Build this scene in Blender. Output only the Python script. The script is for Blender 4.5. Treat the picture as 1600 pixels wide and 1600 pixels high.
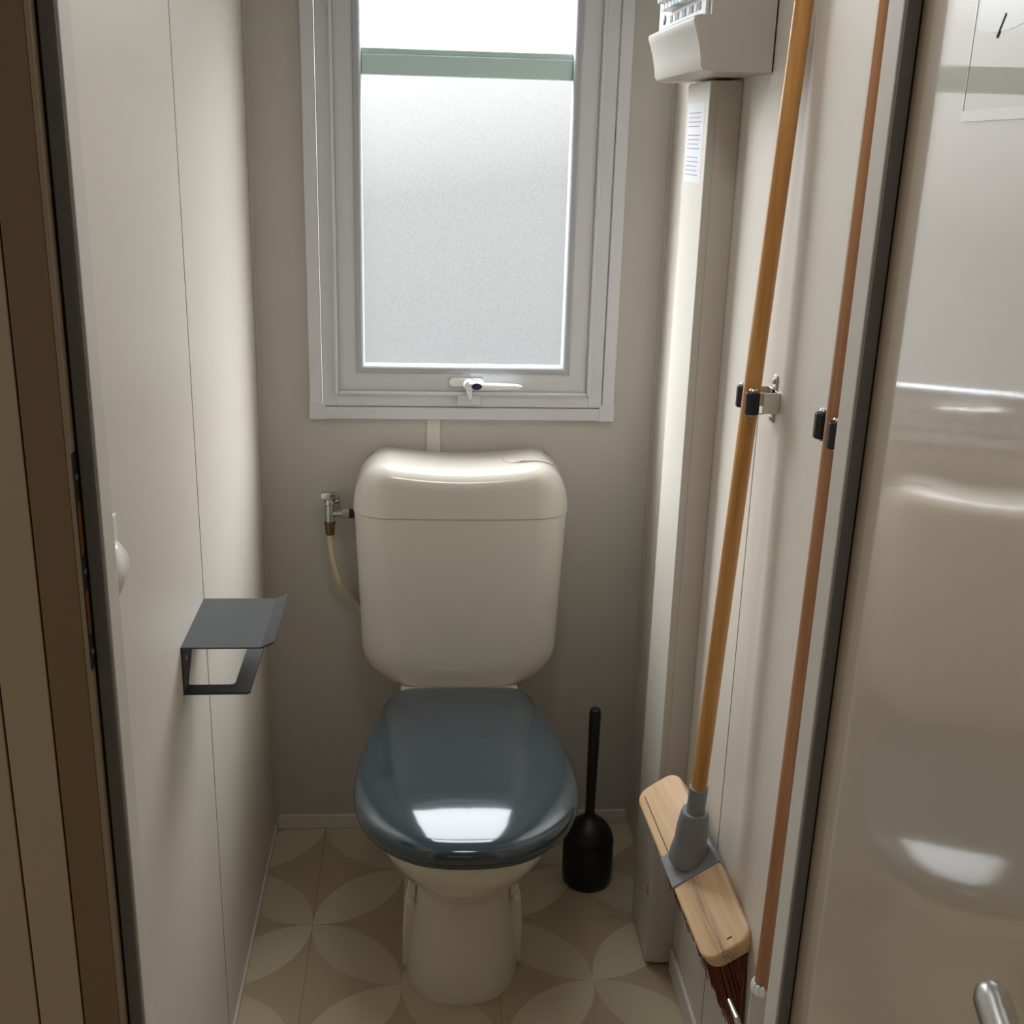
import bpy, bmesh, math, random
from mathutils import Vector, Matrix
random.seed(7)
for o in list(bpy.data.objects): bpy.data.objects.remove(o)
S = bpy.context.scene; COL = S.collection

# ------------------------------------------------------------ camera
F_PX, PITCH, YAW, ROLL = 1811.29, .3129, .0816, .0280
CAM = Vector((.3257, -2.2916, 1.4913))
Fv = Vector((math.sin(YAW)*math.cos(PITCH), math.cos(YAW)*math.cos(PITCH), -math.sin(PITCH)))
R0 = Vector((math.cos(YAW), -math.sin(YAW), 0)); U0 = R0.cross(Fv)
Rv = math.cos(ROLL)*R0 + math.sin(ROLL)*U0; Uv = -math.sin(ROLL)*R0 + math.cos(ROLL)*U0
cd = bpy.data.cameras.new('camera'); cam = bpy.data.objects.new('camera', cd); COL.objects.link(cam)
cd.sensor_width = 36; cd.lens = F_PX/1600*36; cd.clip_start = .01
cam.matrix_world = Matrix(((Rv.x, Uv.x, -Fv.x, CAM.x), (Rv.y, Uv.y, -Fv.y, CAM.y), (Rv.z, Uv.z, -Fv.z, CAM.z), (0, 0, 0, 1)))
S.camera = cam

# ------------------------------------------------------------ exposure
vs = S.view_settings; vs.view_transform = 'Standard'; vs.look = 'None'; vs.gamma = 1; vs.use_curve_mapping = False
vs.exposure = 0.0

# ------------------------------------------------------------ sky
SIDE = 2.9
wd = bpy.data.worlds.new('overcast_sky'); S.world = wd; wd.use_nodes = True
nt = wd.node_tree; nt.nodes.clear()
tc = nt.nodes.new('ShaderNodeTexCoord'); sp = nt.nodes.new('ShaderNodeSeparateXYZ')
rp = nt.nodes.new('ShaderNodeValToRGB'); bg = nt.nodes.new('ShaderNodeBackground'); wo = nt.nodes.new('ShaderNodeOutputWorld')
mr = nt.nodes.new('ShaderNodeMapRange'); mr.inputs['From Min'].default_value = -.3; mr.inputs['From Max'].default_value = 1.0
nt.links.new(tc.outputs['Generated'], sp.inputs[0])
# brighter towards the upper left, where the veiled sun stands
dot = nt.nodes.new('ShaderNodeVectorMath'); dot.operation = 'DOT_PRODUCT'
dot.inputs[1].default_value = (-.16, .15, .95)
nt.links.new(tc.outputs['Generated'], dot.inputs[0]); nt.links.new(dot.outputs['Value'], mr.inputs['Value'])
nt.links.new(mr.outputs[0], rp.inputs[0])
e = rp.color_ramp.elements
STOPS = ((0, .021), (.14, .023), (.31, .036), (.42, .095), (.52, .36), (.66, .85), (1, 1.0))
e[1].position = 1; e[0].position = 0
for pos, val in STOPS[1:-1]: e.new(pos)
for el, (pos, val) in zip(e, STOPS):
    w_ = max(0, min(1, (val-.04)/.5)); el.color = (val*(1-.03*w_), val*(.985+.015*w_), val*(.95+.09*w_), 1)
# sky kept dim straight ahead; brightening to both sides added to light the side walls
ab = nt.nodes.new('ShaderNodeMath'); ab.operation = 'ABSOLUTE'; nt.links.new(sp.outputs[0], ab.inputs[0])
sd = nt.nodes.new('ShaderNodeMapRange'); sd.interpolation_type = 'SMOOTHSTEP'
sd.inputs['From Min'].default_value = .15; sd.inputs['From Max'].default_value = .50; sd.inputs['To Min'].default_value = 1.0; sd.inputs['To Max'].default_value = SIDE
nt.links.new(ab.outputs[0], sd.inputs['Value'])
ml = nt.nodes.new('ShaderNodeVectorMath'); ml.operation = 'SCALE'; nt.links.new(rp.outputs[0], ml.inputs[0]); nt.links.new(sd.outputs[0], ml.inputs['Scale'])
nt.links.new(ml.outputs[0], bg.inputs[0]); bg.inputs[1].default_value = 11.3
nt.links.new(bg.outputs[0], wo.inputs[0])

# daylight gathering outside the toilet window (portal only guides the sampling of the sky)
pl = bpy.data.lights.new('sky_portal', 'AREA'); pl.shape = 'RECTANGLE'; pl.size = .5; pl.size_y = 1.0; pl.cycles.is_portal = True
po = bpy.data.objects.new('sky_portal', pl); COL.objects.link(po); po.location = (.408, .07, 1.5); po.rotation_euler = (math.radians(-90), 0, 0)
# soft unseen fill light added in the hall behind the camera
al = bpy.data.lights.new('hall_fill', 'AREA'); al.shape = 'RECTANGLE'; al.size = 1.0; al.size_y = .9; al.energy = .9; al.color = (1, .93, .84)
ao = bpy.data.objects.new('hall_fill', al); COL.objects.link(ao); ao.location = (.1, -3.9, 1.55); ao.rotation_euler = (math.radians(90), 0, 0)
hl = bpy.data.lights.new('hall_side_fill', 'AREA'); hl.shape = 'RECTANGLE'; hl.size = 1.0; hl.size_y = 1.0; hl.energy = 4.5; hl.color = (1, .93, .82)  # unseen fill added on the left to brighten the door leaf
ho = bpy.data.objects.new('hall_side_fill', hl); COL.objects.link(ho); ho.location = (-1.5, -2.35, 1.2); ho.rotation_euler = (0, math.radians(-90), 0)
# round fill light added under the ceiling, out of view, to lift the walls
cl = bpy.data.lights.new('ceiling_fill', 'AREA'); cl.shape = 'DISK'; cl.size = .28; cl.energy = 2.2; cl.color = (1, .98, .95)
co = bpy.data.objects.new('ceiling_fill', cl); COL.objects.link(co); co.location = (.4, -1.12, 2.09)

# ------------------------------------------------------------ helpers
def lin(c):
    return tuple((v/12.92 if v <= .04045 else ((v+.055)/1.055)**2.4) for v in c)
def mat(name, rgb, rough=.5, metal=0, spec=.5, coat=0, bump=0, bscale=300, var=0, vscale=8):
    m = bpy.data.materials.new(name); m.use_nodes = True; n = m.node_tree; b = n.nodes['Principled BSDF']
    c = lin([v/255 for v in rgb]); b.inputs['Base Color'].default_value = (*c, 1)
    b.inputs['Roughness'].default_value = rough; b.inputs['Metallic'].default_value = metal
    b.inputs['Specular IOR Level'].default_value = spec; b.inputs['Coat Weight'].default_value = coat
    b.inputs['Coat Roughness'].default_value = .03
    t = n.nodes.new('ShaderNodeTexCoord')
    if var:
        no = n.nodes.new('ShaderNodeTexNoise'); no.inputs['Scale'].default_value = vscale; no.inputs['Detail'].default_value = 4
        mx = n.nodes.new('ShaderNodeMix'); mx.data_type = 'RGBA'
        mx.inputs[6].default_value = (*[v*(1-var) for v in c], 1); mx.inputs[7].default_value = (*[min(1, v*(1+var)) for v in c], 1)
        n.links.new(t.outputs['Object'], no.inputs[0]); n.links.new(no.outputs[0], mx.inputs[0]); n.links.new(mx.outputs[2], b.inputs['Base Color'])
    if bump:
        no = n.nodes.new('ShaderNodeTexNoise'); no.inputs['Scale'].default_value = bscale; no.inputs['Detail'].default_value = 3
        bp = n.nodes.new('ShaderNodeBump'); bp.inputs['Strength'].default_value = bump; bp.inputs['Distance'].default_value = .001
        n.links.new(t.outputs['Object'], no.inputs[0]); n.links.new(no.outputs[0], bp.inputs['Height']); n.links.new(bp.outputs[0], b.inputs['Normal'])
        if coat: n.links.new(bp.outputs[0], b.inputs['Coat Normal'])
    return m
class MB:
    """collects shapes into one mesh"""
    def __init__(s): s.b = bmesh.new()
    def box(s, x0, x1, y0, y1, z0, z1, bev=0, M=None, mi=0, seg=2):
        r = bmesh.ops.create_cube(s.b, size=1); vs_ = r['verts']
        T = Matrix.Translation(((x0+x1)/2, (y0+y1)/2, (z0+z1)/2)) @ Matrix.Diagonal((abs(x1-x0), abs(y1-y0), abs(z1-z0), 1))
        bmesh.ops.transform(s.b, matrix=T, verts=vs_)
        fs = list({f for v in vs_ for f in v.link_faces})
        for f in fs: f.material_index = mi
        if bev:
            es = list({e_ for v in vs_ for e_ in v.link_edges})
            rr = bmesh.ops.bevel(s.b, geom=es, offset=bev, segments=seg, affect='EDGES', profile=.5)
            vs_ = list({v for f in rr['faces'] for v in f.verts} | {v for v in vs_ if v.is_valid})
            for f in rr['faces']: f.material_index = mi
        if M: bmesh.ops.transform(s.b, matrix=M, verts=vs_)
        return s
    def loft(s, rings, cap0=True, cap1=True, closed=True, mi=0):
        L = [[s.b.verts.new(p) for p in r] for r in rings]; n = len(L[0])
        for a, b_ in zip(L, L[1:]):
            for i in range(n if closed else n-1):
                j = (i+1) % n
                try: s.b.faces.new((a[i], a[j], b_[j], b_[i])).material_index = mi
                except ValueError: pass
        if cap0: s.b.faces.new(L[0][::-1]).material_index = mi
        if cap1: s.b.faces.new(L[-1]).material_index = mi
        return s
    def lathe(s, prof, p=(0, 0, 0), ax=(0, 0, 1), n=32, sx=1, sy=1, mi=0):
        """prof = [(radius, height)]"""
        ax = Vector(ax).normalized(); q_ = Vector((0, 0, 1)).rotation_difference(ax); p = Vector(p)
        rings = [[p + q_ @ Vector((max(r, 1e-5)*sx*math.cos(2*math.pi*i/n), max(r, 1e-5)*sy*math.sin(2*math.pi*i/n), h)) for i in range(n)] for r, h in prof]
        return s.loft(rings, mi=mi)
    def cyl(s, a, b_, r, r2=None, n=24, mi=0):
        a, b_ = Vector(a), Vector(b_); L = (b_-a).length
        return s.lathe([(r, 0), (r if r2 is None else r2, L)], a, b_-a, n, mi=mi)
    def tube(s, pts, r, n=14, mi=0):
        pts = [Vector(p) for p in pts]; rings = []; ref = Vector((.31, .52, .8)).normalized()
        for i, p in enumerate(pts):
            t = (pts[min(i+1, len(pts)-1)]-pts[max(i-1, 0)]).normalized()
            u = t.cross(ref).normalized(); v = t.cross(u)
            rr = r[i] if isinstance(r, (list, tuple)) else r
            rings.append([p + rr*(math.cos(2*math.pi*k/n)*u+math.sin(2*math.pi*k/n)*v) for k in range(n)])
        return s.loft(rings, mi=mi)
    def prism(s, poly, d0, d1, axis='y', mi=0, M=None):
        f = {'y': lambda a, b_, d: (a, d, b_), 'x': lambda a, b_, d: (d, a, b_), 'z': lambda a, b_, d: (a, b_, d)}[axis]
        r = [[Vector(f(a, b_, d)) for a, b_ in poly] for d in (d0, d1)]
        if M: r = [[M @ v for v in q_] for q_ in r]
        return s.loft(r, mi=mi)
    def build(s, name, ms, parent=None, smooth=False, bev=0, ang=35):
        bmesh.ops.recalc_face_normals(s.b, faces=s.b.faces[:])
        me = bpy.data.meshes.new(name); s.b.to_mesh(me); s.b.free()
        o = bpy.data.objects.new(name, me); COL.objects.link(o)
        for m in (ms if isinstance(ms, (list, tuple)) else [ms]): me.materials.append(m)
        if smooth:
            for p in me.polygons: p.use_smooth = True
            me.set_sharp_from_angle(angle=math.radians(ang))
        if bev:
            b_ = o.modifiers.new('b', 'BEVEL'); b_.width = bev; b_.segments = 2; b_.limit_method = 'ANGLE'
        if parent: o.parent = parent; o.matrix_parent_inverse = Matrix.Translation(parent.location).inverted() if parent.type == 'EMPTY' and not parent.parent else Matrix.Identity(4)
        return o
def thing(name, label, cat, loc=(0, 0, 0), group=None):
    o = bpy.data.objects.new(name, None); o.empty_display_size = .05; COL.objects.link(o); o.location = loc
    o['label'] = label; o['category'] = cat
    if group: o['group'] = group
    return o
def tag(o, label, cat, group=None):
    o['label'] = label; o['category'] = cat
    if group: o['group'] = group
    return o
def struct(o, label=None):
    o['kind'] = 'structure'
    if label: o['label'] = label
    return o
def spline(pts, n):
    """Catmull-Rom through pts"""
    P = [pts[0]] + list(pts) + [pts[-1]]; out = []
    for i in range(1, len(P)-2):
        for k in range(n):
            t = k/n; a, b_, c, d = [Vector(q_) for q_ in P[i-1:i+3]]
            out.append(.5*((2*b_)+(c-a)*t+(2*a-5*b_+4*c-d)*t*t+(3*b_-a-3*c+d)*t**3))
    out.append(Vector(pts[-1])); return out

# ------------------------------------------------------------ materials
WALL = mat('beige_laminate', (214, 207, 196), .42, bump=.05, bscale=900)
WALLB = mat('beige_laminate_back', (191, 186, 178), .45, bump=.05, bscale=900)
HALLW = mat('hall_laminate', (205, 188, 162), .5)
FRAMEB = mat('brown_frame', (150, 126, 98), .5)
DARK = mat('joint_black', (28, 20, 16), .8)
SEAL = mat('grey_rubber_seal', (128, 130, 130), .55)
JAMB = mat('greybrown_jamb', (176, 160, 140), .45)
LIPM = mat('frame_lip_grey', (226, 223, 218), .4)
WHITE = mat('white_pvc', (208, 209, 212), .32)
WHITE2 = mat('white_pvc_bright', (240, 240, 240), .25)
BARM = mat('teal_grey_bar', (205, 232, 229), .4)
TRIMB = mat('trim_cream', (214, 208, 198), .4)
DOORM = mat('glossy_beige_door', (226, 212, 190), .4, coat=1.0, bump=.012, bscale=420)
DOORM.node_tree.nodes['Principled BSDF'].inputs['Coat IOR'].default_value = 2.45
DOORM.node_tree.nodes['Principled BSDF'].inputs['Coat Roughness'].default_value = .05
DUCT = mat('duct_plastic', (204, 198, 187), .38)
DUCTB = mat('board_plastic', (196, 190, 182), .36)
LIDM = mat('dark_slate_gloss', (56, 70, 78), .10, coat=.6)
CER = mat('white_ceramic', (224, 216, 200), .1, coat=.5)
CISM = mat('white_plastic_cistern', (214, 208, 197), .13, coat=.3)
BLACK = mat('black_plastic', (14, 15, 17), .45)
BLACKM = mat('black_powder_coat', (46, 48, 51), .5, bump=.15, bscale=2500)
CHROME = mat('chrome', (205, 205, 205), .15, metal=1)
NICKEL = mat('nickel_plate', (225, 222, 212), .3, metal=.75)
STEEL = mat('satin_steel', (190, 190, 188), .28, metal=1)
BRASS = mat('dull_brass', (120, 92, 66), .4, metal=.8)
HOSE = mat('cream_hose', (214, 196, 168), .4)
GREYP = mat('grey_plastic', (128, 130, 134), .42)
RUB = mat('black_rubber', (24, 26, 34), .55)
BRIS = mat('redbrown_bristle', (120, 58, 28), .6)
PAPER = mat('paper_white', (238, 238, 240), .6)
INK = mat('grey_ink', (150, 150, 158), .7)
INKD = mat('dark_ink', (50, 54, 66), .6)
BLUE = mat('pale_blue', (150, 180, 205), .4)
NAVY = mat('navy_button', (38, 44, 62), .35)
def wood(name, a, b_, scale, axis=2, rough=.45, dist=3):
    m = bpy.data.materials.new(name); m.use_nodes = True; n = m.node_tree; b = n.nodes['Principled BSDF']
    t = n.nodes.new('ShaderNodeTexCoord'); mp = n.nodes.new('ShaderNodeMapping'); no = n.nodes.new('ShaderNodeTexNoise'); r = n.nodes.new('ShaderNodeValToRGB')
    sc = [scale]*3; sc[axis] = scale*.06; mp.inputs['Scale'].default_value = sc
    no.inputs['Scale'].default_value = 1; no.inputs['Detail'].default_value = 6; no.inputs['Distortion'].default_value = dist*.1
    r.color_ramp.elements[0].position = .3; r.color_ramp.elements[1].position = .65
    r.color_ramp.elements[0].color = (*lin([v/255 for v in a]), 1); r.color_ramp.elements[1].color = (*lin([v/255 for v in b_]), 1)
    n.links.new(t.outputs['Object'], mp.inputs[0]); n.links.new(mp.outputs[0], no.inputs[0]); n.links.new(no.outputs[0], r.inputs[0]); n.links.new(r.outputs[0], b.inputs['Base Color'])
    b.inputs['Roughness'].default_value = rough
    return m
POLE = wood('varnished_pole', (180, 122, 60), (206, 152, 86), 90, 2, .3)
POLE2 = wood('brown_pole', (158, 110, 74), (184, 134, 94), 90, 2, .35)
BLOCK = wood('pale_block_wood', (206, 168, 128), (226, 192, 152), 70, 1, .55)
_n = BLOCK.node_tree; _b = _n.nodes['Principled BSDF']; _t = _n.nodes.new('ShaderNodeTexCoord'); _s = _n.nodes.new('ShaderNodeSeparateXYZ')
_n.links.new(_t.outputs['Object'], _s.inputs[0])
_g = _n.nodes.new('ShaderNodeMapRange'); _g.interpolation_type = 'SMOOTHSTEP'      # dark heartwood band along the near half
for k_, v_ in (('From Min', .015), ('From Max', .003), ('To Min', 0), ('To Max', 1)): _g.inputs[k_].default_value = v_
_a = _n.nodes.new('ShaderNodeMath'); _a.operation = 'ADD'; _a.inputs[1].default_value = .008; _n.links.new(_s.outputs[0], _a.inputs[0])
_a2 = _n.nodes.new('ShaderNodeMath'); _a2.operation = 'ABSOLUTE'; _n.links.new(_a.outputs[0], _a2.inputs[0]); _n.links.new(_a2.outputs[0], _g.inputs['Value'])
_y = _n.nodes.new('ShaderNodeMath'); _y.operation = 'LESS_THAN'; _y.inputs[1].default_value = 0; _n.links.new(_s.outputs[1], _y.inputs[0])
_mp = _n.nodes.new('ShaderNodeMapping'); _mp.inputs['Scale'].default_value = (420, 14, 200); _no = _n.nodes.new('ShaderNodeTexNoise'); _no.inputs['Scale'].default_value = 1; _no.inputs['Detail'].default_value = 4
_n.links.new(_t.outputs['Object'], _mp.inputs[0]); _n.links.new(_mp.outputs[0], _no.inputs[0])
_c = _n.nodes.new('ShaderNodeMapRange'); _c.inputs['From Min'].default_value = .38; _c.inputs['From Max'].default_value = .6; _n.links.new(_no.outputs[0], _c.inputs['Value'])
_m1 = _n.nodes.new('ShaderNodeMath'); _m1.operation = 'MULTIPLY'; _n.links.new(_g.outputs[0], _m1.inputs[0]); _n.links.new(_y.outputs[0], _m1.inputs[1])
_c.inputs['To Max'].default_value = .7
_m2 = _n.nodes.new('ShaderNodeMath'); _m2.operation = 'MULTIPLY'; _n.links.new(_m1.outputs[0], _m2.inputs[0]); _n.links.new(_c.outputs[0], _m2.inputs[1])
_mx = _n.nodes.new('ShaderNodeMix'); _mx.data_type = 'RGBA'; _n.links.new(_m2.outputs[0], _mx.inputs[0])
_n.links.new(_b.inputs['Base Color'].links[0].from_socket, _mx.inputs[6]); _mx.inputs[7].default_value = (*lin((.50, .41, .33)), 1)
_n.links.new(_mx.outputs[2], _b.inputs['Base Color'])
HOLEW = wood('raw_wood', (150, 92, 42), (176, 112, 56), 60, 2, .7)

# floor vinyl with overlapping-circle petals
FLOOR = bpy.data.materials.new('petal_vinyl'); FLOOR.use_nodes = True
n = FLOOR.node_tree; L = n.links.new; b = n.nodes['Principled BSDF']; b.inputs['Roughness'].default_value = .38
g = n.nodes.new('ShaderNodeNewGeometry'); sx = n.nodes.new('ShaderNodeSeparateXYZ'); L(g.outputs['Position'], sx.inputs[0])
def mth(op, a, b_=None, c=None):
    m = n.nodes.new('ShaderNodeMath'); m.operation = op
    for i, v in enumerate((a, b_, c)):
        if v is None: continue
        if isinstance(v, (int, float)): m.inputs[i].default_value = v
        else: L(v, m.inputs[i])
    return m.outputs[0]
XA, YA, HH = .1129, -.3429, .1782
c_ = HH*math.sqrt(2)
dx = mth('SUBTRACT', sx.outputs[0], XA); dy = mth('SUBTRACT', sx.outputs[1], YA)
k = 1/(c_*math.sqrt(2))
u = mth('MULTIPLY', mth('ADD', dx, dy), k); v = mth('MULTIPLY', mth('SUBTRACT', dx, dy), k)
fa = mth('ABSOLUTE', mth('SUBTRACT', mth('FRACT', mth('ADD', u, 100)), .5)); fb = mth('ABSOLUTE', mth('SUBTRACT', mth('FRACT', mth('ADD', v, 100)), .5))
def dist2(p, q_): return mth('SQRT', mth('ADD', mth('MULTIPLY', p, p), mth('MULTIPLY', q_, q_)))
d = mth('MINIMUM', dist2(mth('SUBTRACT', 1.0, fa), fb), dist2(mth('SUBTRACT', 1.0, fb), fa))
mask = mth('LESS_THAN', d, .7071)
# the four petals of a tile alternate between a light and a darker tone
par = mth('FRACT', mth('MULTIPLY', mth('ADD', mth('FLOOR', mth('MULTIPLY', mth('ADD', dx, 100*HH), 1/HH)), mth('FLOOR', mth('MULTIPLY', mth('ADD', dy, 100*HH), 1/HH))), .5))
mx0 = n.nodes.new('ShaderNodeMix'); mx0.data_type = 'RGBA'; mx = n.nodes.new('ShaderNodeMix'); mx.data_type = 'RGBA'
mx0.inputs[6].default_value = (*lin((.80, .745, .63)), 1); mx0.inputs[7].default_value = (*lin((.765, .71, .595)), 1)
L(mth('MULTIPLY', par, 2), mx0.inputs[0])
mx.inputs[6].default_value = (*lin((.70, .63, .515)), 1); L(mx0.outputs[2], mx.inputs[7]); L(mask, mx.inputs[0])
# fine tile seams through the nodes
sxm = mth('ABSOLUTE', mth('SUBTRACT', mth('FRACT', mth('ADD', mth('MULTIPLY', dx, 1/(2*HH)), 100.5)), .5))
sym = mth('ABSOLUTE', mth('SUBTRACT', mth('FRACT', mth('ADD', mth('MULTIPLY', dy, 1/(2*HH)), 100.5)), .5))
seam = mth('LESS_THAN', mth('MINIMUM', sxm, sym), .0028)
mx2 = n.nodes.new('ShaderNodeMix'); mx2.data_type = 'RGBA'; L(mth('MULTIPLY', seam, .35), mx2.inputs[0]); L(mx.outputs[2], mx2.inputs[6]); mx2.inputs[7].default_value = (*lin((.35, .29, .2)), 1)
L(mx2.outputs[2], b.inputs['Base Color'])

# frosted glass: part scatters, part passes
GL = bpy.data.materials.new('frosted_glass'); GL.use_nodes = True; n = GL.node_tree; n.nodes.remove(n.nodes['Principled BSDF'])
out = n.nodes['Material Output']; tr = n.nodes.new('ShaderNodeBsdfTransparent'); tl = n.nodes.new('ShaderNodeBsdfTranslucent'); mxs = n.nodes.new('ShaderNodeMixShader')
tl.inputs[0].default_value = (.97, .98, .98, 1); tr.inputs[0].default_value = (.97, .98, .98, 1)
gn = n.nodes.new('ShaderNodeTexNoise'); gn.inputs['Scale'].default_value = 420; gn.inputs['Detail'].default_value = 2
gt = n.nodes.new('ShaderNodeTexCoord'); gm = n.nodes.new('ShaderNodeMapRange'); gm.inputs['To Min'].default_value = .0; gm.inputs['To Max'].default_value = .05
n.links.new(gt.outputs['Object'], gn.inputs[0]); n.links.new(gn.outputs[0], gm.inputs[0]); n.links.new(gm.outputs[0], mxs.inputs[0])
n.links.new(tr.outputs[0], mxs.inputs[1]); n.links.new(tl.outputs[0], mxs.inputs[2]); n.links.new(mxs.outputs[0], out.inputs[0])

# ------------------------------------------------------------ room shell
W, H = .8, 2.15
WX0, WX1, WZ0, WZ1 = .1235, .6925, .967, 2.02      # hole for the window
struct(MB().box(-1.6, 2.4, -4.3, .06, -.05, 0).build('floor', FLOOR))
struct(MB().box(-1.6, 2.4, -4.3, .06, H, H+.05).build('ceiling', WHITE))
m = MB()
m.box(-.06, WX0, 0, .05, 0, H); m.box(WX1, W+.06, 0, .05, 0, H); m.box(WX0, WX1, 0, .05, 0, WZ0); m.box(WX0, WX1, 0, .05, WZ1, H)
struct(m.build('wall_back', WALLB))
m = MB(); m.box(-.012, 0, -.6457, -.0, 0, H, .0006); m.box(-.012, 0, -1.348, -.6502, 0, H, .0006); m.box(-.012, -.0006, -.6502, -.6457, 0, H, mi=1); m.box(-.05, -.012, -1.348, 0, 0, H, mi=1)
struct(m.build('wall_left', [WALL, DARK]))
m = MB(); m.box(W, W+.012, -.7168, 0, 0, H, .0006); m.box(W, W+.012, -1.348, -.7202, 0, H, .0006); m.box(W+.0006, W+.012, -.7202, -.7168, 0, H, mi=1); m.box(W+.012, W+.05, -1.348, 0, 0, H, mi=1)
struct(m.build('wall_right', [WALL, DARK]))
# partition with the doorway
m = MB(); m.box(-1.6, .012, -1.388, -1.348, 0, H); m.box(.76, 2.4, -1.388, -1.348, 0, H); m.box(.012, .76, -1.388, -1.348, 2.08, H)
struct(m.build('wall_front', HALLW))
m = MB(); m.box(-1.65, -1.6, -4.3, -1.35, 0, H); struct(m.build('wall_hall_left', HALLW))
m = MB(); m.box(2.4, 2.45, -4.3, -1.35, 0, H); struct(m.build('wall_hall_right', HALLW))
m = MB(); m.box(-1.65, 2.45, -4.35, -4.3, 0, H); struct(m.build('wall_hall_rear', HALLW))
# panel strips beside the doorway
m = MB(); m.box(-.9, -.0245, -1.3935, -1.388, 0, H, .0006); m.box(-.0225, .0155, -1.3935, -1.388, 0, H, .0006); m.box(-.0245, .0175, -1.3895, -1.388, 0, H, mi=1); struct(m.build('trim_1', [HALLW, DARK]))
m = MB(); m.box(.0172, .0482, -1.3935, -1.388, 0, H, .0006); struct(m.build('trim_2', FRAMEB))
# back corners and the joint strip below the window
m = MB(); m.box(.335, .363, -.0035, 0, .03, .945, .001); struct(m.build('trim_3', TRIMB))
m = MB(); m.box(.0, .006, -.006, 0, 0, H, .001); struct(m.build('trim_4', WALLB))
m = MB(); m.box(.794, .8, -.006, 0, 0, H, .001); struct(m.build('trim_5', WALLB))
m = MB(); m.box(.006, .794, -.008, 0, 0, .034, .002); struct(m.build('baseboard_back', TRIMB))
m = MB(); m.box(0, .005, -1.348, -.008, 0, .012, .001); struct(m.build('baseboard_left', TRIMB))
m = MB(); m.box(.793, .8, -1.348, -.50, 0, .05, .002); struct(m.build('baseboard_right', TRIMB))

# door frame; its right side stands slightly out of plumb
TILT = Matrix(((1, 0, .0070, -.0070*1.35), (0, 1, 0, 0), (0, 0, 1, 0), (0, 0, 0, 1)))
m = MB(); m.box(.0, .068, -1.380, -1.348, 0, 2.08, .0012); m.box(.680, .77, -1.380, -1.348, 0, 2.08, .0012, M=TILT); m.box(.068, .680, -1.380, -1.348, 2.05, 2.08)
fr = struct(m.build('door_1', LIPM), 'pale stop frame of the open toilet doorway')
m = MB(); m.box(.0545, .0665, -1.3835, -1.380, 0, 2.05, .001); m.build('seal', SEAL, fr)
m = MB(); m.box(.6815, .6925, -1.3835, -1.380, 0, 2.05, .001, M=TILT); m.build('seal', SEAL, fr)
m = MB(); m.box(.0484, .0522, -1.3935, -1.380, 0, 2.05, .0006); m.build('jamb', JAMB, fr)
m = MB(); m.box(.6940, .7150, -1.4035, -1.380, 0, 2.05, .0008, M=TILT); m.build('jamb', JAMB, fr)
m = MB(); m.box(.0520, .0545, -1.3815, -1.380, 0, 2.05, 0); m.box(.6925, .6945, -1.3815, -1.380, 0, 2.05, 0, M=TILT); m.build('gap_shade', DARK, fr)  # dark strips stand in for the shade in the frame gaps
# strike plate on the left jamb
yc = -1.3872
m = MB()
for (za, zb) in ((1.205, 1.246), (1.130, 1.160), (1.060, 1.090)): m.box(.0522, .0533, yc-.0058, yc+.0060, za, zb, .0005)
m.box(.0522, .0531, yc-.0060, yc-.0046, 1.06, 1.246)
sk = m.build('strike_plate', mat('dark_strike', (70, 74, 74), .4, metal=.6), fr)
for z in (1.226, 1.146, 1.075): MB().lathe([(.0026, 0), (.0024, .0008), (.001, .001)], (.0533, yc, z), (1, 0, 0)).build('screw', STEEL, sk, True)
m = MB()
for (za, zb) in ((1.160, 1.205), (1.090, 1.130)): m.box(.0521, .0525, yc-.0044, yc+.0055, za, zb)
m.build('bolt_hole', HOLEW, sk)

# door leaf, opened towards the camera on the right
PH = math.radians(-10.0); HX, HY = .6915, -1.4075
dv = Vector((math.sin(PH), -math.cos(PH), 0)); nv = Vector((-dv.y, dv.x, 0))   # nv points to the hidden side
# local frame: a along leaf, b away from the visible face, z up
DM = Matrix(((dv.x, nv.x, 0, HX), (dv.y, nv.y, 0, HY), (0, 0, 1, 0), (0, 0, 0, 1)))
DM = TILT @ DM
m = MB(); m.box(0, .645, 0, .032, .01, 2.04, .0015, M=DM)
leaf = struct(m.build('door_2', DOORM), 'glossy beige door leaf swung open on the right')
m = MB(); m.lathe([(.0, 0), (.024, 0), (.024, .006), (.02, .009), (.009, .010), (.009, .032)], DM @ Vector((.612, 0, 1.1625)), -nv)
m.tube(spline([DM @ Vector(p) for p in ((.612, -.028, 1.1625), (.610, -.038, 1.1625), (.597, -.0435, 1.1625), (.575, -.044, 1.1625), (.548, -.043, 1.1625), (.520, -.041, 1.1625))], 6), [.0074]*29+[.0062, .004], 20)
m.build('lever_handle', STEEL, leaf, True)

SLV = mat('glossy_white_sheet', (246, 246, 246), .3, coat=1.0); SLV.node_tree.nodes['Principled BSDF'].inputs['Coat IOR'].default_value = 2.2
SLB = mat('clear_sleeve_on_beige', (220, 208, 190), .3, coat=1.0); SLB.node_tree.nodes['Principled BSDF'].inputs['Coat IOR'].default_value = 2.1
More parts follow.
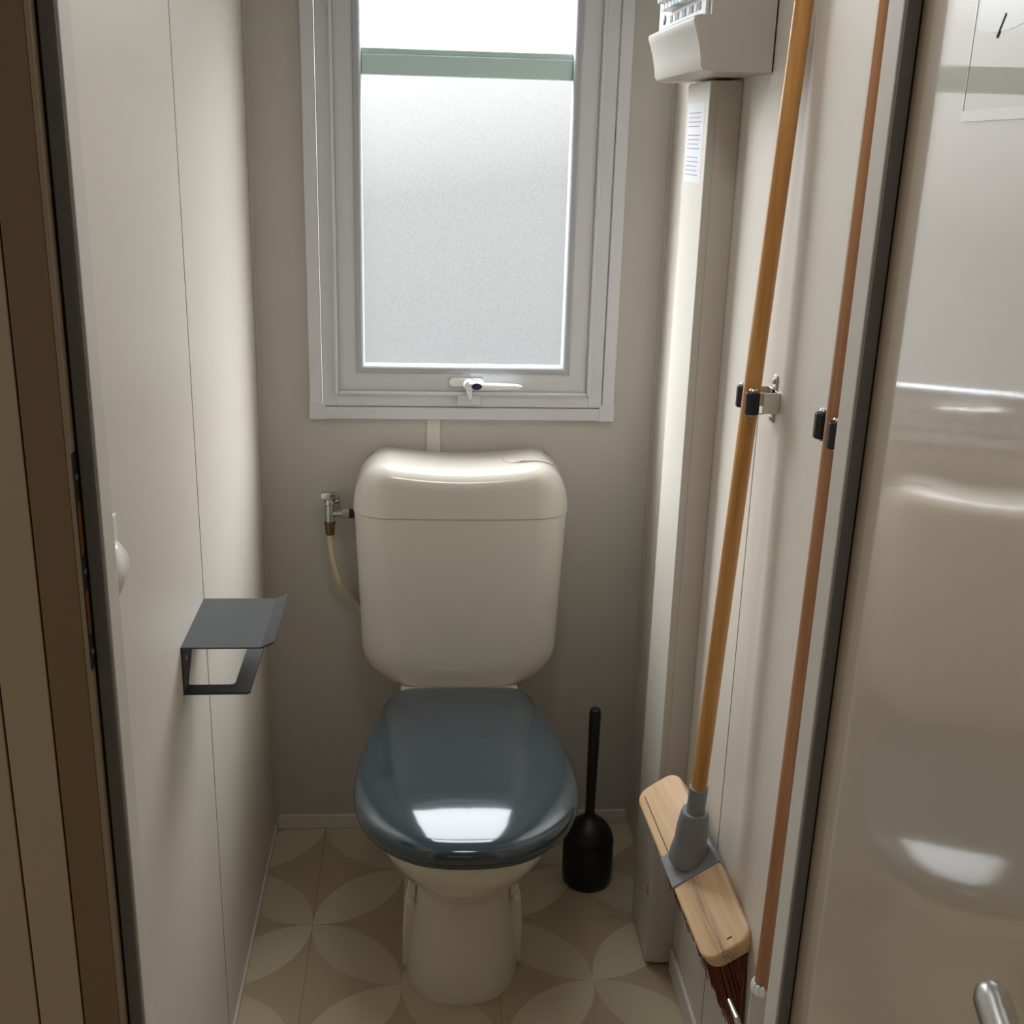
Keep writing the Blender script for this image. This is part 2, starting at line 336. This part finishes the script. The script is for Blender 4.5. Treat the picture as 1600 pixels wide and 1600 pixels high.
# sheet protector fixed on the door
m = MB(); m.box(.126, .345, -.0012, -.0002, 1.512, 1.80, 0, M=DM)
sh = tag(m.build('sheet_protector', SLB), 'clear sleeve with a white border fixed high on the open glossy door', 'sheet')
m = MB(); m.box(.126, .345, -.0015, -.0010, 1.508, 1.5145, 0, M=DM); m.box(.1235, .1265, -.0015, -.0010, 1.508, 1.80, 0, M=DM)
m.build('border', SLV, sh)
m = MB(); P_ = [(.134, 1.562), (.16, 1.558), (.20, 1.5565), (.25, 1.559), (.33, 1.560), (.33, 1.79), (.134, 1.79)]
m.prism([(a, z) for a, z in P_], -.0015, -.0011, 'y', M=DM); m.build('paper', SLV, sh)
m = MB(); m.prism([(.178, 1.5545), (.1795, 1.5535), (.192, 1.5655), (.190, 1.5665)], -.0018, -.0015, 'y', M=DM); m.build('printed_mark', INKD, sh)

# ------------------------------------------------------------ window
def frame(m, x0, x1, z0, z1, w, y0, y1, bev=.0015, mi=0):
    m.box(x0, x0+w, y0, y1, z0, z1, bev, mi=mi); m.box(x1-w, x1, y0, y1, z0, z1, bev, mi=mi)
    m.box(x0+w*.98, x1-w*.98, y0, y1, z0, z0+w, bev, mi=mi); m.box(x0+w*.98, x1-w*.98, y0, y1, z1-w, z1, bev, mi=mi)
OX0, OX1, OZ0, OZ1 = .1035, .7125, .947, 2.04
m = MB(); frame(m, OX0, OX1, OZ0, OZ1, .024, -.016, -.0002, .002)
win = struct(m.build('window_1', WHITE), 'white framed frosted window above the toilet')
m = MB(); m.box(OX0-.0015, OX0+.030, -.0172, -.0002, OZ0-.0015, OZ0+.032, .0015); m.build('corner_cap', WHITE, win)
m = MB(); m.box(OX1-.030, OX1+.0015, -.0172, -.0002, OZ0-.0015, OZ0+.032, .0015); m.build('corner_cap', WHITE, win)
m = MB(); frame(m, OX0+.0255, OX1-.0255, OZ0+.0255, OZ1-.0255, .027, -.012, .04, .002); m.build('window_frame', WHITE, win)
m = MB(); frame(m, OX0+.050, OX1-.050, OZ0+.050, OZ1-.050, .0075, -.020, .03, .003); m.build('bead', WHITE, win)
# sash with sloped glazing bead
m = MB(); sxa, sxb, sza, szb = OX0+.0575, OX1-.0575, OZ0+.0575, OZ1-.0575; sw = .036
frame(m, sxa, sxb, sza, szb, sw, -.010, .03, .001); sash = m.build('sash', WHITE, win)
m = MB()
a0, a1, c0, c1 = sxa+sw, sxb-sw, sza+sw, szb-sw; bw = .015
prof = [(0, .0), (0, -.0125), (.002, -.0138), (.008, -.0130), (.0125, -.0105), (.0145, -.006), (bw, .0), (bw, .012), (0, .012)]
rings = []
for t, yy in prof + [prof[0]]:
    rings.append([Vector((a0+t, yy, c0+t)), Vector((a1-t, yy, c0+t)), Vector((a1-t, yy, c1-t)), Vector((a0+t, yy, c1-t))])
m.loft(rings, False, False); m.build('glazing_bead', mat('grey_white_bead', (176, 178, 182), .35), win, True, ang=40)
m = MB(); m.box(a0+bw-.003, a1-bw+.003, .012, .016, c0+bw-.003, c1-bw+.003); m.build('glass_pane', GL, win)
m = MB(); m.box(a0+bw, a1-bw, -.001, .0115, 1.5935, 1.630, .002); m.box(a0+bw, a1-bw, .002, .0115, 1.630, 1.640, .001); m.build('glazing_bar', BARM, win)
# handle
hx, hz = .418, OZ0+.0735
m = MB(); m.prism([(hx-.030+.009*math.cos(t), hz+.003+.009*math.sin(t)) for t in [math.pi/2+i*math.pi/10 for i in range(11)]] + [(hx+.022+.009*math.cos(t), hz+.003+.009*math.sin(t)) for t in [-math.pi/2+i*math.pi/10 for i in range(11)]], -.015, -.010)
hd = m.build('window_handle', WHITE2, win, True, bev=.001)
m = MB(); m.lathe([(.0105, 0), (.0105, .016), (.009, .020), (.001, .021)], (hx, -.015, hz), (0, -1, 0))
m.tube(spline([(hx, -.030, hz+.001), (hx+.02, -.033, hz), (hx+.05, -.034, hz-.001), (hx+.08, -.033, hz-.001), (hx+.106, -.031, hz-.002)], 5), [.0085]*6+[.007]*7+[.0055]*6+[.003, .002], 14)
m.tube([(hx-.001, -.026, hz), (hx+.001, -.026, hz-.014), (hx+.003, -.024, hz-.026), (hx+.003, -.022, hz-.029)], [.008, .006, .0045, .003], 12)
m.build('lever', WHITE2, hd, True, ang=60)
m = MB(); m.lathe([(.0085, 0), (.008, .003), (.003, .0045), (.0, .0047)], (hx+.015, -.040, hz), (0, -1, 0), sx=1.25, sy=.8); m.build('lock_button', NAVY, hd, True)
m = MB(); m.box(hx-.022, hx+.024, -.0215, -.017, hz-.042, hz-.022, .001); m.build('keeper', WHITE, win)

# ------------------------------------------------------------ toilet
XC = .403
toi = thing('toilet', 'white toilet with dark slate lid and beige-white cistern below the window', 'toilet', (XC, -.35, 0))
# pan
def ring(w, yf, yb, z, n=56, e=2.3, back=3.6, xc=XC):
    cy = yf + (yb-yf)*.42 if True else 0; pts = []
    for i in range(n):
        t = 2*math.pi*i/n; c, s_ = math.cos(t), math.sin(t)
        ex = e if s_ < 0 else back
        x = w*abs(c)**(2/ex)*(1 if c > 0 else -1); y = (cy-yf if s_ < 0 else yb-cy)*abs(s_)**(2/ex)*(1 if s_ > 0 else -1)
        pts.append(Vector((xc+x, cy+y, z)))
    return pts
lv = [(.1105, -.577, -.14, 0), (.1105, -.577, -.14, .012), (.107, -.573, -.14, .05), (.101, -.566, -.14, .10), (.096, -.560, -.13, .15), (.094, -.560, -.12, .185), (.0975, -.575, -.10, .215),
      (.112, -.604, -.08, .243), (.128, -.643, -.06, .276), (.145, -.682, -.05, .305), (.160, -.708, -.04, .34), (.170, -.724, -.16, .37), (.175, -.733, -.17, .392), (.175, -.733, -.17, .399), (.168, -.726, -.175, .4025)]
m = MB(); m.loft([ring(w, a, b_ if z > .36 else min(b_, -.06-(z-.2)*.5) if z > .2 else b_, z, e=2.2 if z > .2 else 2.6, back=2.0 if z > .2 else 3.6) for w, a, b_, z in lv])
m.build('pan', CER, toi, True, ang=60)
# side ledges with fixing caps on the pedestal
for s_ in (-1, 1):
    m = MB(); prof = [(.085, .012), (.1115, .012), (.1105, .09), (.107, .16), (.099, .200), (.086, .212)]
    m.prism([(XC+s_*a, z) for a, z in prof], -.485, -.20); led = m.build('foot_ledge', CER, toi, True, bev=.004)
    MB().lathe([(.009, 0), (.009, .003), (.006, .0045), (.0, .005)], (XC+s_*.098, -.4845, .155), (s_*.2, -1, .1)).build('fixing_cap', CER, led, True)
m = MB(); m.box(XC-.120, XC+.120, -.230, -.03, .385, .4225, .006); m.build('hinge_deck', CER, toi, True)
# lid and seat outlines
half = [(0, -.7540), (.04, -.7515), (.085, -.739), (.126, -.711), (.160, -.670), (.181, -.622), (.191, -.570), (.192, -.52), (.188, -.455), (.179, -.385), (.168, -.32), (.152, -.255), (.138, -.212), (.118, -.187), (.09, -.178), (.045, -.176), (0, -.176)]
hs = spline([(a, b_, 0) for a, b_ in half], 4)
outl = [Vector((XC+p.x, p.y, 0)) for p in hs] + [Vector((XC-p.x, p.y, 0)) for p in hs[-2:0:-1]]
def oring(s_, z, off=0, crown=0):
    c = Vector((XC, -.47, 0)); return [Vector((c.x+(p.x-c.x)*s_, c.y+(p.y-c.y)*s_+off, z)) for p in outl]
m = MB(); m.loft([oring(s_, z) for s_, z in ((.94, .4145), (.985, .4140), (.998, .4160), (1, .420), (1, .4245), (.996, .4295), (.988, .4335), (.975, .4368), (.95, .4400), (.90, .4435), (.82, .4475), (.7, .4518), (.55, .4556), (.4, .4582), (.25, .4600), (.1, .4610), (.02, .4612))])
m.build('seat_lid', LIDM, toi, True, ang=70)
m = MB(); m.loft([oring(s_, z) for s_, z in ((.95, .4030), (.975, .4030), (.985, .406), (.982, .4120), (.96, .4135))]); m.build('seat', LIDM, toi, True, ang=60)

# cistern
def dfront(ax, w, d):            # depth of the front outline at |x|
    t = ax/w
    if t < .69: return d - .004*(t/.69)**2
    q_ = (t-.69)/.31
    return d - .004 - .012*q_ - (d-.075)*.48*(1-math.sqrt(max(0, 1-q_**2.2)))
def cring(w, d, z, n=60):
    pts = [Vector((XC-w, -.018, z))]
    for i in range(n+1):
        x = -w*math.cos(math.pi*i/n); pts.append(Vector((XC+x, -dfront(abs(x), w, d), z)))
    pts.append(Vector((XC+w, -.018, z))); return pts
ZS = .788; levels = []
for i in range(13):
    a = i/12*math.pi/2; z = .419+.085*(1-math.cos(a)); w = .198-.088+.088*math.sin(a); levels.append((w, .150+.018*math.sin(a), z))
for z in (.56, .62, .68, .74, .781, .785): levels.append((.198+(.2095-.198)*(z-.504)/.284, .168+.003*(z-.5)/.28, z))
levels.append((.2085, .1695, .7868))
m = MB(); m.loft([cring(w, d, z) for w, d, z in levels]); cis = m.build('cistern', CISM, toi, True, ang=9)
WL = .2115
def htop(x):
    ax = abs(x)
    if ax <= .138: return .8775+.0105*(ax/.138)**2
    q_ = min(1, (ax-.138)/(WL-.138)); return ZS+.010+(.8880-ZS-.010)*(1-q_**2.3)**(1/2.0)
m = MB(); N = 64; rings = []
for i in range(N+1):
    x = -WL*math.cos(math.pi*i/N); x = max(-WL, min(WL, x)); d = dfront(abs(x), WL, .173); h = htop(x); r = min(.034, (h-ZS)*.55)
    row = [Vector((XC+x, -.004, ZS)), Vector((XC+x, -d, ZS)), Vector((XC+x, -d, ZS+(h-ZS)*.25))]
    for k_ in range(9):
        a = math.pi/2*k_/8; row.append(Vector((XC+x, -d+r*1.25*(1-math.cos(a)), h-r+r*math.sin(a))))
    for f in (.3, .55, .8): row.append(Vector((XC+x, -d+r*1.25+(d-r*1.25-.012)*f, h+.0015*f)))
    row += [Vector((XC+x, -.010, h+.0005)), Vector((XC+x, -.004, h-.006))]
    rings.append(row)
m.loft(rings); m.build('cistern_lid', CISM, cis, True, ang=40)
def blob(cx, cy, rx, ry, lift, clip=None):
    m = MB(); rr = []
    for f, l_ in ((1, -.001), (1, lift*.6), (.97, lift), (.6, lift), (.2, lift)):
        row = []
        for i in range(40):
            a = 2*math.pi*i/40; x = cx+rx*f*math.cos(a); y = cy+ry*f*math.sin(a)
            if clip: x = clip(x, y, f)
            row.append(Vector((XC+x, y, htop(x)+l_)))
        rr.append(row)
    return m.loft(rr)
BX, BY = .133, -.078
blob(BX, BY, .052, .038, .0008).build('button_surround', mat('seam_shadow_grey', (120, 112, 100), .5), cis, True)
blob(BX+.013, BY+.002, .0375, .034, .0026).build('flush_button', CISM, cis, True)
blob(BX-.030, BY, .0205, .031, .0022).build('flush_button', CISM, cis, True)

# ------------------------------------------------------------ angle valve and hose
va = thing('angle_valve', 'chrome angle valve on the wall left of the cistern', 'valve', (.140, 0, .76))
m = MB(); m.cyl((.140, -.001, .768), (.140, -.045, .768), .008); m.lathe([(.0, 0), (.018, 0), (.016, .005), (.009, .006)], (.140, -.0005, .768), (0, -1, 0))
m.lathe([(.0085, -.028), (.0095, -.022), (.0095, .008), (.0115, .010), (.0115, .016), (.008, .020)], (.140, -.045, .768)); m.cyl((.140, -.045, .758), (.170, -.045, .758), .0065)
m.build('body', CHROME, va, True)
m = MB(); m.box(.124, .157, -.053, -.037, .787, .803, .003); m.cyl((.140, -.045, .780), (.140, -.045, .790), .009); m.build('tap_handle', CHROME, va, True)
m = MB(); m.lathe([(.010, 0), (.010, .013)], (.166, -.045, .758), (1, 0, 0), 6); m.build('nut', STEEL, va)
m = MB(); m.lathe([(.0095, 0), (.0095, .012)], (.179, -.045, .758), (1, 0, 0), 20); m.build('collar', RUB, va, True)
m = MB(); m.lathe([(.0115, 0), (.0115, -.005), (.0095, -.006), (.0095, -.024), (.008, -.027)], (.140, -.045, .740), (0, 0, 1), 12); m.build('hose_nut', BRASS, va, True, ang=25)
m = MB(); m.tube(spline([(.140, -.045, .716), (.1415, -.045, .69), (.147, -.045, .65), (.158, -.045, .61), (.171, -.030, .582), (.186, -.012, .552), (.200, -.0085, .530), (.214, -.0085, .505)], 6), .0065, 14)
tag(m.build('water_hose', HOSE, None, True), 'cream flexible hose curving from the chrome valve behind the cistern', 'hose')
m = MB(); m.lathe([(.012, 0), (.012, .006), (.0095, .008), (.0095, .016)], (.1905, -.045, .758), (1, 0, 0)); m.build('inlet_nut', WHITE2, toi, True)

# ------------------------------------------------------------ toilet brush
tb = thing('toilet_brush', 'black toilet brush standing in its holder right of the toilet', 'toilet brush', (.675, -.215, 0))
m = MB(); m.lathe([(.0, .0), (.046, .0), (.050, .006), (.0525, .03), (.0525, .10), (.0515, .104)], (.675, -.215, 0), n=48); m.build('holder', BLACK, tb, True)
m = MB(); m.lathe([(.0505, .106), (.0500, .112), (.046, .122), (.038, .134), (.026, .145), (.015, .152), (.0118, .158)], (.675, -.215, 0), n=48); m.build('splash_cap', BLACK, tb, True)
m = MB(); m.lathe([(.0100, .155), (.0100, .2), (.0112, .3), (.0120, .392), (.0108, .400), (.006, .4035), (.0, .404)], (.675, -.215, 0), n=28); m.build('handle', BLACK, tb, True)

# ------------------------------------------------------------ toilet roll holder with shelf
ph = thing('toilet_roll_holder', 'black metal toilet roll holder with a flat shelf on the left wall', 'toilet roll holder', (0, -.735, .79))
T = .0022; Z0 = .8185
m = MB(); m.loft([[Vector((x, y, z)) for x, z in ((.0002, Z0), (.108, Z0), (.1265, Z0+.0085), (.1255, Z0+.0105), (.1073, Z0+T), (.0002, Z0+T))] for y in (-.826, -.650)])
m.build('shelf', BLACKM, ph)
m = MB(); poly = [(-.826, Z0), (-.826, .752), (-.799, .752), (-.797, .757), (-.765, .790), (-.735, .8125), (-.652, .8125), (-.652, Z0)]
m.prism(poly, .0003, .0024, 'x'); wp = m.build('wall_plate', BLACKM, ph)
MB().lathe([(.004, 0), (.0038, .001), (.001, .0013)], (.0024, -.806, .797), (1, 0, 0)).build('screw', STEEL, wp, True)
m = MB(); z0, z1 = .750, .7535
out_ = [(.0003, -.8265), (.086, -.8265), (.090, -.8225), (.090, -.668), (.066, -.668), (.066, -.797), (.064, -.8005), (.060, -.802), (.0003, -.802)]
m.prism(out_, z0, z1, 'z'); m.build('roll_bar', BLACKM, ph)

# ------------------------------------------------------------ robe hook on left wall
m = MB(); m.box(0, .006, -1.168, -1.108, 1.055, 1.105, .001); hk = m.build('wall_hook', WHITE2); tag(hk, 'white plastic wall hook half hidden by the left door frame', 'hook')
m = MB()
rows = []
for i in range(17):
    t = i/16; z = 1.080-.058*t; w = .008+.017*math.sin(math.pi*min(1, .15+t*.95))**.8; x = .004+.013*math.sin(math.pi*(.1+.85*t))
    rows.append([Vector((x+dx_, -1.140+yy, z)) for dx_, yy in ((-.003, -w), (.002, -w*.8), (.0035, 0), (.002, w*.8), (-.003, w), (-.0045, 0))])
m.loft(rows); m.build('hook_lobe', WHITE2, hk, True, ang=70)

# ------------------------------------------------------------ cable duct and distribution board
du = thing('cable_duct', 'pale plastic cable duct running down the right wall below the breaker box', 'cable duct', (.776, -.41, 0))
m = MB(); m.box(.7508, .7998, -.487, -.335, .008, 1.579, .002); m.build('duct_body', DUCT, du)
m = MB(); m.box(.7632, .7998, -.4895, -.4865, .008, 1.579, .0008); m.build('duct_cover', DUCT, du)
m = MB(); m.box(.7506, .7508, -.463, -.349, 1.430, 1.549); lb = m.build('printed_label', mat('label_paper', (206, 207, 213), .6), du); lb['label'] = 'white printed paper label'
m = MB(); z = 1.54
for i in range(15):
    z -= .0066
    if i in (4, 9): continue
    m.box(.7503, .7506, -.410-.045*random.uniform(.5, 1), -.358+.0*i, z, z+.0016)
m.build('print', INK, lb)
for z in (.145,): MB().box(.7500, .7508, -.470, -.462, z, z+.018, .0003).build('clip_slot', GREYP, du)

bd = thing('breaker_box', 'pale wall-mounted breaker box above the cable duct on the right wall', 'breaker box', (.75, -.47, 1.58))
MB().box(.7975, .7999, -.6385, -.30, 1.585, 1.80).build('wall_gap_shade', DARK, bd)  # dark strip stands in for the shaded gap behind the housing
prof = [(.7975, 1.583), (.712, 1.583), (.7045, 1.5845), (.7015, 1.589), (.6995, 1.605), (.6955, 1.622), (.6905, 1.637), (.6875, 1.646), (.6880, 1.6505), (.6915, 1.653), (.697, 1.654), (.709, 1.654), (.709, 1.80), (.7975, 1.80)]
m = MB()
rings = []
for y, o_, i_ in ((-.640, .0, 1), (-.638, -.0015, 1), (-.46, -.003, 1), (-.31, -.0015, 1), (-.285, .004, 1), (-.272, .014, 1)):
    rings.append([Vector((min(.7975, x+(o_ if x < .708 else max(0, o_)*(1 if x < .75 else 0))), y, z)) for x, z in prof])
m.loft(rings); m.build('housing', DUCTB, bd, True, ang=30)
m = MB(); m.box(.704, .7089, -.625, -.300, 1.6545, 1.80, .001); pn = m.build('module_panel', mat('module_panel_grey', (216, 218, 220), .4), bd)
m = MB(); m.lathe([(.007, 0), (.007, .002), (.002, .003)], (.7039, -.345, 1.672), (-1, 0, 0)); m.build('panel_screw', GREYP, pn, True)
for i in range(9):
    y = -.385-.024*i; big = i in (3, 4)
    m = MB(); m.box(.690, .7038, y-.0225, y, 1.680, 1.76, .0015); br_ = m.build('circuit_breaker', BLUE if big else WHITE2, bd)
    m = MB(); m.box(.682, .692, y-.017, y-.005, 1.69, 1.704, .001); m.build('toggle', INKD if i == 3 else PAPER, br_)
    m = MB(); m.box(.7032, .7038, y-.019, y-.004, 1.664, 1.674); m.build('circuit_label', PAPER if i % 2 else INK, bd)

# ------------------------------------------------------------ projection helper for leaning poles
def at_x(px, py, X):
    d_ = Fv + Rv*(px-800)/F_PX - Uv*(py-800)/F_PX; t = (X-CAM.x)/d_.x; return CAM + d_*t

# ------------------------------------------------------------ broom
C0 = Vector((.7445, -.757, .423)); a_, b2, g_ = math.radians(11.8), math.radians(-34.4), 0
RM = (Matrix.Rotation(g_, 4, 'Z') @ Matrix.Rotation(b2, 4, 'Y') @ Matrix.Rotation(a_, 4, 'X')); HM = Matrix.Translation(C0) @ RM
P1, P2 = at_x(1091, 1238, .7475), at_x(1256.6, 0, .783)
pdir = (P2-P1).normalized(); PT = P1 + pdir*1.22; PB = P1 - pdir*.03
bro = thing('broom', 'long wooden broom held by the first wall clip, head resting beside the duct', 'broom', tuple(C0))
m = MB(); m.lathe([(.0115, 0), (.0119, .02), (.0119, (PT-PB).length-.01), (.008, (PT-PB).length)], PB, pdir, 28); m.build('broom_handle', POLE, bro, True)
base = C0 + RM.to_3x3() @ Vector((.002, .004, .003))
ax = (P1-base).normalized(); LL = (P1-base).length
m = MB(); m.lathe([(.031, -.006), (.0295, .010), (.0255, .03), (.0245, .036)], base, ax, 32)
m.lathe([(.0255, .0365), (.0250, .055), (.0215, .083), (.0205, .086), (.0185, .086)], base, ax, 32)
m.lathe([(.0142, .08), (.0142, LL+.010), (.0126, LL+.0105)], base, ax, 28); m.build('socket', GREYP, bro, True, ang=30)
def rrect(w, l, r, n=8, z=0):
    pts = []
    for cx, cy, a0_ in ((w-r, l-r, 0), (-w+r, l-r, 90), (-w+r, -l+r, 180), (w-r, -l+r, 270)):
        for i in range(n+1):
            t = math.radians(a0_+90*i/n); pts.append(Vector((cx+r*math.cos(t), cy+r*math.sin(t), z)))
    return pts
HWD, HLN, TH = .0415, .181, .030
m = MB(); rr = []
for off, z in ((.004, -TH), (.001, -TH+.004), (0, -TH+.008), (0, -.004), (.0012, -.001), (.004, 0)): rr.append(rrect(HWD-off, HLN-off, .024-off*.5, z=z))
m.loft(rr); blk = m.build('broom_block', BLOCK, bro, True, ang=50); blk.matrix_basis = HM
# object-space grain follows the block: streaked inlay board along it
m = MB(); m.box(-.0275, -.0262, .030, HLN-.018, -.0005, .0004, 0); m.build('groove', DARK, blk)
m = MB(); m.box(.004, .012, -HLN+.016, -HLN+.018, -.0005, .0004, 0, M=Matrix.Rotation(.5, 4, 'Z') if 0 else None); m.build('nail_slot', DARK, blk)
m = MB(); m.box(-.0425, .0425, -.036, .030, -.026, .0026, .002, M=HM); m.build('socket_plate', GREYP, bro)
# bristles
m = MB()
for i in range(42):
    for j in range(9):
        lx = -.034+.068*(j+.5)/9; ly = -.168+.336*(i+.5)/42
        for k_ in range(3):
            x0 = lx+random.uniform(-.003, .003); y0 = ly+random.uniform(-.003, .003)
            A = HM @ Vector((x0, y0, -TH+.001)); fl = .35
            B = HM @ Vector((x0*(1+fl)+random.uniform(-.004, .004), y0*(1+.10)+random.uniform(-.005, .005), -TH-.080+random.uniform(-.004, .003)))
            B = A.lerp(B, .85) + Vector((0, -.022, -.050)); A.x = min(A.x, .797); Mi = (A+B)/2; Mi.x = min(Mi.x, .796-random.uniform(0, .003)); 
            if B.x > .796: B.z -= (B.x-.796)*.5; B.x = .796-random.uniform(0, .004)
            m.tube([A, Mi, B], [.0014, .0015, .0010], 4)
bs = m.build('bristles', BRIS, bro); bs['kind'] = 'stuff'

# ------------------------------------------------------------ second pole: mop
mp = thing('mop', 'thin brown wooden mop pole beside the right door frame', 'mop', (.78, -1.07, .3))
Q1, Q2 = at_x(1189, 1547, .770), at_x(1388, 0, .784)
qd = (Q2-Q1).normalized(); QT = Q1+qd*1.30
m = MB(); m.lathe([(.0088, 0), (.0096, .04), (.0096, (QT-Q1).length-.01), (.007, (QT-Q1).length)], Q1-qd*.02, qd, 24); m.build('mop_handle', POLE2, mp, True)
m = MB(); m.lathe([(.0130, -.11), (.0125, -.02), (.0130, 0), (.0138, .004), (.0142, .008), (.0115, .010)], Q1-qd*.004, qd, 24); m.build('ferrule', mat('ferrule_white_metal', (214, 210, 200), .3, metal=.3), mp, True)
m = MB()
for k_ in range(5): 
    a = 2.4+k_*.5; m.lathe([(.004, 0), (.0035, .010), (.001, .014)], Q1+qd*.004+Vector((.012*math.cos(a), .012*math.sin(a)-.004, 0)), qd, 8)
m.build('ferrule_teeth', WHITE2, mp, True)
m = MB(); m.tube([at_x(1139, 1563, .750), at_x(1151, 1592, .752), at_x(1164, 1640, .757), Q1-qd*.115], [.003, .0045, .006, .008], 12); m.build('wire_clamp', STEEL, mp, True)
m = MB(); Bq = Q1-qd*.12
m.lathe([(.006, 0), (.034, -.02), (.040, -.06), (.036, -.12), (.046, -.20), (.040, -.27), (.0, -.28)], Bq+Vector((-.025, .0, 0)), (0, 0, 1), 28, sx=.85); m.build('mop_strands', mat('grey_mop_cotton', (170, 172, 166), .9, bump=1, bscale=200), mp, True)

# ------------------------------------------------------------ broom clips
def clip(label, P, zc):
    t = thing('broom_clip', label, 'clip', (.7995, P.y, zc), 'spring clips on the right wall')
    y, X = P.y, P.x
    m = MB(); m.box(.7975, .7995, y-.024, y+.024, zc-.014, zc+.014, .0004); m.box(.7975, .7995, y-.007, y+.007, zc-.030, zc+.034, .0006)
    for s_ in (-1, 1):
        m.box(X+.010, .7995, y+s_*.024-.0009, y+s_*.024+.0009, zc-.014, zc+.014, .0004)
        m.box(X-.006, X+.012, y+s_*.0235-.0008, y+s_*.0235+.0008, zc-.015, zc-.013, .0002); m.box(X-.006, X+.012, y+s_*.0235-.0008, y+s_*.0235+.0008, zc+.013, zc+.015, .0002)
    m.build('bracket', NICKEL, t)
    for z in (zc+.026, zc-.024): MB().lathe([(.0045, 0), (.004, .002), (.001, .003)], (.7975, y, z), (-1, 0, 0)).build('screw', STEEL, t, True)
    for s_ in (-1, 1):
        yy = y+s_*.0225
        m = MB(); m.lathe([(.0092, -.0145), (.0100, -.0135), (.0100, .0135), (.0092, .0145)], (X-.004, yy, zc), n=9); r_ = m.build('roller', RUB, t)
        m = MB(); m.lathe([(.0, -.0185), (.003, -.0175), (.003, .0175), (.0055, .0175), (.004, .0195), (.0, .020)], (X-.004, yy, zc), n=14); m.build('pin', STEEL, r_, True)
def on_line(A, B, z): return A + (B-A)*((z-A.z)/(B.z-A.z))
zc = 1.163; clip('chrome clip with black rollers gripping the wooden broom handle', on_line(P1, P2, zc), zc)
zc = 1.192; clip('chrome clip with black rollers gripping the thin brown mop pole', on_line(Q1, Q2, zc), zc)
